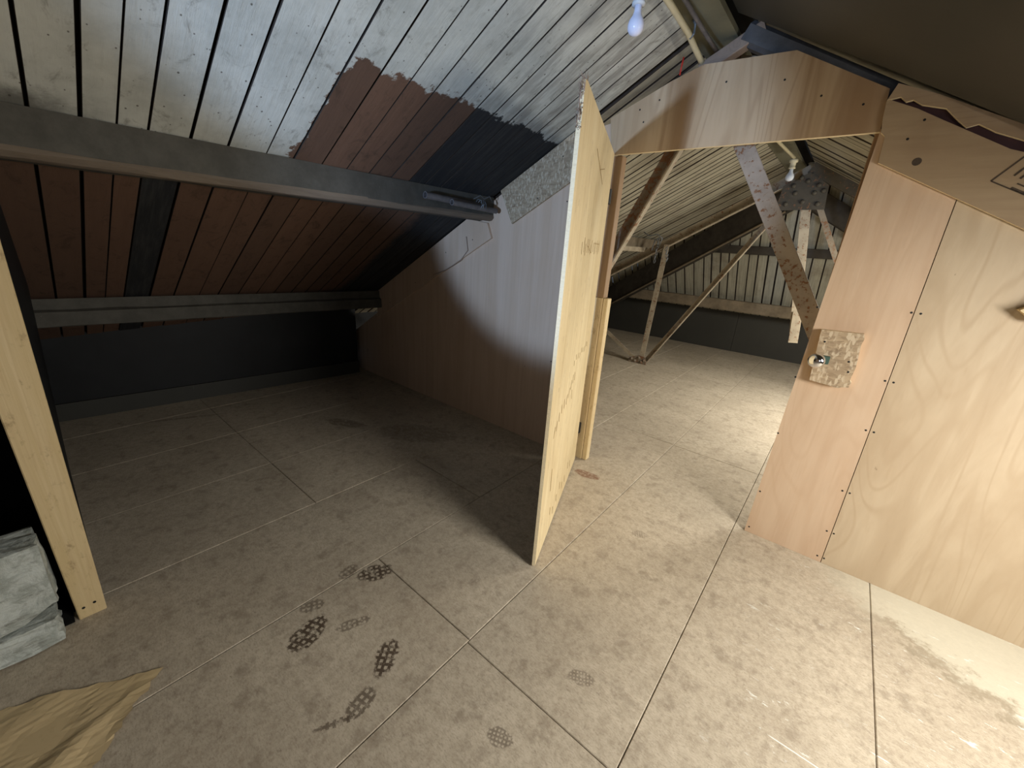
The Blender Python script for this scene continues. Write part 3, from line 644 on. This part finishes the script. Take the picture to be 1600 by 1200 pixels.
# split board along the right-hand roof edge: wide lower sheet, broken upper strip, burgundy gap
sb = empty('stamped_board', (.4, 2.3, 1.5), 'wide brown plywood board with a printed stamp, nailed under the right slope', 'board')
low = [(-.080, 2.045), (-.075, 1.985), (-.066, 1.930), (-.050, 1.915), (-.045, 1.823), (.417, 1.586), (1.2, 1.18), (1.2, 1.41), (.43, 1.80), (.30, 1.845), (.2, 1.90), (.1, 1.955), (0.02, 2.0)]
MB().prism(low, lambda p: (p[0], 2.300, p[1]), lambda p: (p[0], 2.318, p[1]), 0, 1).build('board', [M['ply_strip'], M['ply_edge']], sb)
stp = [(.285, 1.745, .075, .10, .005), (.285, 1.745, .5, -.25, .004), (.36, 1.845, .1, -.05, .004)]
for k in range(4): stp += [(.335+.03*k, 1.76-.017*k, .028, .04, .006), (.352+.03*k, 1.75-.017*k, .028, .04, .006)]
stp += [(.34, 1.722, .09, -.045, .007), (.35, 1.735, .08, -.04, .004)]
strokes(sb, 'printed_stamp', stp, (0, 2.3, 0), (1, 0, 0), (0, 0, 1), (0, -.0008, 0), M['ink'])
MB().lathe((.069, 2.3, 1.82), (0, -1, 0), [(.014, -.004), (.014, .0004), (.012, .0006)], 14).build('knot', M['ink'], sb)
for x, z in ((.02, 1.90), (.05, 1.96)): screw(x, z, 2.3, sb)
ub = MB().prism([(-.078, 2.040), (-.060, 2.092), (.06, 2.042), (.314, 1.915), (1.2, 1.45), (1.2, 1.42), (.44, 1.802), (.34, 1.862), (.25, 1.9), (.20, 1.93), (.17, 1.922), (.145, 1.945), (.10, 1.99), (.03, 2.01), (0.0, 2.03), (-.02, 2.026), (-.04, 2.045)], lambda p: (p[0], 2.298, p[1]), lambda p: (p[0], 2.314, p[1]), 0, 1).build('splintered_strip', [M['ply_strip'], M['ply_edge']], origin='base')
tag(ub, 'narrow plywood strip with a ragged split edge below the black ceiling sheet', 'board')
panel([(-.085, 1.955), (-.06, 2.075), (.5, 1.80), (.5, 1.66)], M['burgundy'], 'backing_board', 2.3195, .0004)
# latch plate and knob
lp = empty('latch_board', (.03, 2.3, 1.03), 'small strand board square with a chrome knob screwed to the right-hand panel', 'latch')
MB().prism([(-.055, 1.150), (.094, 1.157), (.100, 1.135), (.096, 1.11), (.105, 1.01), (.100, .95), (.108, .94), (.104, .917), (.078, .911), (.07, .905), (-.041, .915)], lambda p: (p[0], 2.283, p[1]), lambda p: (p[0], 2.319, p[1]), 0, 1).build('board', [M['osb'], M['ply_edge']], lp)
MB().box((-.022, 2.262, 1.004), (.008, 2.283, 1.040), bev=.003).build('latch_body', M['green_metal'], lp)
kb = MB().lathe((-.026, 2.285, 1.017), (-.25, -1, .0), [(.011, 0), (.011, .018), (.022, .024), (.031, .033), (.034, .044), (.031, .056), (.021, .064), (.004, .066)], 20).build('door_knob', M['chrome'], lp, True)
kb['label'] = 'round chrome knob'
for x, z in ((-.03, 1.10), (.075, 1.03), (.085, .985)): screw(x, z, 2.283, lp)
bb = empty('batten_block', (.53, 2.3, 1.28), 'pale wooden block on the right-hand panel, cut by the picture edge', 'block')
MB().prism([(.482, 1.318), (.53, 1.28), (.66, 1.36), (.60, 1.40)], lambda p: (p[0], 2.27, p[1]), lambda p: (p[0], 2.319, p[1])).build('block', M['pine'], bb)
# loose stub of timber above the header
ts = MB().beam((-.84, 2.39, 2.285), (-.585, 2.382, 2.405), .06, .055, seg=1, bev=.004).build('timber_stub', M['old_timber'], origin='base'); tag(ts, 'short bare timber stub poking up behind the top of the header', 'timber')

# ------------------------------------------------------------------ conduits, lamps, pipes
cd = empty('conduit', (-.83, 2.0, 2.33), 'cream plastic cable conduit running along the ridge and over the header', 'conduit')
pts = [(-.83, .6, 2.375), (-.83, 1.4, 2.365), (-.83, 1.9, 2.352), (-.832, 2.12, 2.345), (-.836, 2.25, 2.330), (-.835, 2.36, 2.315), (-.82, 2.8, 2.375), (-.80, 3.6, 2.38), (-.79, 4.2, 2.38), (-.70, 4.78, 2.335)]
MB().tube(pts, .0125, 10).build('tube', M['cream_plastic'], cd, True)
for y in (1.1, 2.14, 3.0): MB().tube([(-.83, y, 2.330), (-.815, y, 2.345), (-.815, y, 2.38), (-.83, y, 2.399)], .005, 6).build('saddle_clip', M['wire'], cd)
gc = MB().tube([(-.80, 1.2, 2.392), (-.80, 1.95, 2.385), (-.79, 2.25, 2.366), (-.775, 2.42, 2.350)], .009, 8).build('conduit', M['grey_pipe'], smooth=True, origin='base'); tag(gc, 'thin grey pipe beside the cream conduit near the ridge', 'conduit')
rc = MB().tube([(-.905, 2.30, 2.33), (-.912, 2.308, 2.29), (-.915, 2.312, 2.262)], .004, 6).build('cable_end', M['red'], smooth=True, origin='base'); tag(rc, 'short red cable end beside the conduit at the header top', 'cable')
def lamp(name, p, label, s=1.0, mat='white_plastic', bm='bulb', d=(0, 0, -1)):
    L = empty(name, p, label, 'lamp'); p = Vector(p); d = Vector(d)
    MB().lathe(p, d, [(.028*s, 0), (.030*s, .008*s), (.030*s, .02*s), (.021*s, .024*s), (.020*s, .055*s), (.024*s, .057*s), (.024*s, .066*s), (.016*s, .068*s)], 18).build('lamp_holder', M[mat], L, True)
    MB().lathe(p+d*.064*s, d, [(.013*s, 0), (.0135*s, .022*s), (.018*s, .034*s), (.027*s, .048*s), (.030*s, .062*s), (.028*s, .076*s), (.020*s, .087*s), (.008*s, .0925*s), (.001*s, .093*s)], 20).build('bulb', M[bm], L, True)
lamp('ceiling_lamp', (-.853, 1.662, 2.335), 'unlit white bulb in a pale holder hanging from the near ceiling', 1.0)
lamp('ceiling_lamp', (-.70, 4.80, 2.325), 'small unlit clear bulb hanging from the ridge in the far room', 1.15, 'cream_plastic', 'white_plastic')
def pipe(pts, r, label):
    pts = [Vector(p) for p in pts]; d = (pts[-1]-pts[0]).normalized(); m = MB(); m.tube(pts, r, 14, caps=False); m.tube([p for p in pts], r*.78, 14, caps=False)
    n = 14; a = 0; b = 2*n
    for i in range(n): m.f.append((i, (i+1) % n, b+(i+1) % n, b+i)); m.m.append(0)
    m.f.append(tuple(range(b+n, b+2*n))); m.m.append(0); m.f.append(tuple(range(n, 2*n))); m.m.append(0)
    o = m.build('steel_pipe', M['grey_pipe'], smooth=False, origin='base'); return tag(o, label, 'pipe')
pipe([(-2.078, 1.672, 1.668), (-2.078, 2.15, 1.655)], .020, 'longer grey pipe offcut tied along the beam by the partition')
pipe([(-2.040, 1.85, 1.648), (-2.048, 2.27, 1.638)], .018, 'shorter grey pipe offcut lying in front of the longer one on the beam')
wt = MB()
for k in range(3): wt.tube([(-2.05+.03*math.cos(a*.9+k), 2.10+.02*k+.006*math.sin(a*2), 1.66+.034*math.sin(a*.9+k)) for a in range(8)], .003, 5)
wt.tube([(-2.05, 2.05, 1.69), (-2.03, 2.09, 1.715), (-2.04, 2.14, 1.70), (-2.03, 2.18, 1.72), (-2.05, 2.22, 1.70)], .003, 5)
tag(wt.build('wire_tie', M['wire'], origin='base'), 'twisted wire binding the pipe offcuts to the beam', 'wire')

# ------------------------------------------------------------------ left foreground
ps = empty('stud_post', (-1.9, -.065, 0), 'pale yellow timber post at the left edge of the picture, screwed at its foot', 'post')
def psec(z): 
    ya_, yb_ = -.104-.006*z, -.030+.027*z
    return [(-1.935, ya_, z), (-1.892, ya_, z), (-1.889, ya_+.003, z), (-1.889, yb_-.003, z), (-1.892, yb_, z), (-1.935, yb_, z)]
MB().loft([psec(z) for z in (0, .5, 1.0, 1.5, 1.8)]).build('timber', M['pine'], ps)
for y, z in ((-.085, .045), (-.055, .05)): MB().lathe((-1.889, y, z), (1, 0, 0), [(.005, -.003), (.005, .0006), (.002, .001)], 8).build('screw', M['dark_metal'], ps)
def stone(name, lo, hi, label, seed, chip=None):
    rng = random.Random(seed); bm = bmesh.new(); bmesh.ops.create_cube(bm, size=1)
    bmesh.ops.subdivide_edges(bm, edges=bm.edges, cuts=5, use_grid_fill=True)
    c = [(a+b)/2 for a, b in zip(lo, hi)]; d = [b-a for a, b in zip(lo, hi)]
    for v in bm.verts:
        q = Vector((v.co.x*d[0], v.co.y*d[1], v.co.z*d[2]))
        e = sum(1 for i in range(3) if abs(v.co[i]) > .49)
        if e >= 2: q *= 1-.035*(e-1)*rng.random()
        q += Vector((rng.uniform(-1, 1), rng.uniform(-1, 1), rng.uniform(-1, 1)))*.005
        v.co = q
        if chip: chip(v.co, d)
    me = bpy.data.meshes.new(name); 
    for v in bm.verts: v.co.z += d[2]/2
    bm.to_mesh(me); bm.free(); me.materials.append(M['whitewash']); o = bpy.data.objects.new(name, me); C.objects.link(o); o.location = (c[0], c[1], lo[2]); return tag(o, label, 'block')
def chip1(v, d):
    if v.y > d[1]/2-.10 and v.z < -d[2]/2+.04: v.z += .035*min(1, (v.y-d[1]/2+.10)/.08)
stone('masonry_block', (-1.96, -.62, .006), (-1.812, -.142, .105), 'low flat whitewashed block on the floor beside the post', 3)
stone('masonry_block', (-1.97, -.62, .118), (-1.815, -.128, .40), 'tall flaking whitewashed block resting on the flat one at the left edge', 5, chip1)
# kraft paper sheet: corner lying on the floor, crumpled in ridges that run into the corner
tip = Vector((-1.452, .047, 0)); e1 = Vector((-.20, -.36, 0)); e2 = Vector((.215, -.20, 0)); n = 34; m = MB(); rng = random.Random(11)
vs = []
for i in range(n+1):
    for j in range(n+1):
        a, b = i/n, j/n
        s = max(a, b); p = tip+e1*a*1.7+e2*b*1.7
        th_ = math.atan2(b+.001, a+.001)
        z = .006+.016*s*(.5+.5*math.sin(th_*15+2.2*math.sin(s*5)))*(.12+.88*max(0, min(1, (th_-.75)*2.2)))+.010*(math.sin(a*13+b*4)*math.sin(b*9-a*3)) * min(1, s*3)+.005*math.sin(a*23+b*17+3*math.sin(a*7-b*5))*s+rng.uniform(-.0015, .0015)
        ed = min(a, b)
        if ed < .03 : p += Vector((rng.uniform(-.006, .006), rng.uniform(-.006, .006), 0))
        vs.append((p.x, p.y, max(.002, z)))
fs = [(i*(n+1)+j, (i+1)*(n+1)+j, (i+1)*(n+1)+j+1, i*(n+1)+j+1) for i in range(n) for j in range(n)]
m.add(vs, fs); k0 = len(m.v)
m.v += [v+Vector((0, 0, -.0012)) for v in m.v]; m.f += [tuple(k0+i for i in f[::-1]) for f in fs]; m.m += [0]*len(fs)
pp = m.build('kraft_paper_sheet', M['paper'], smooth=False, origin='base'); tag(pp, 'crumpled brown kraft paper sheet lying on the floor in the near left corner', 'paper')
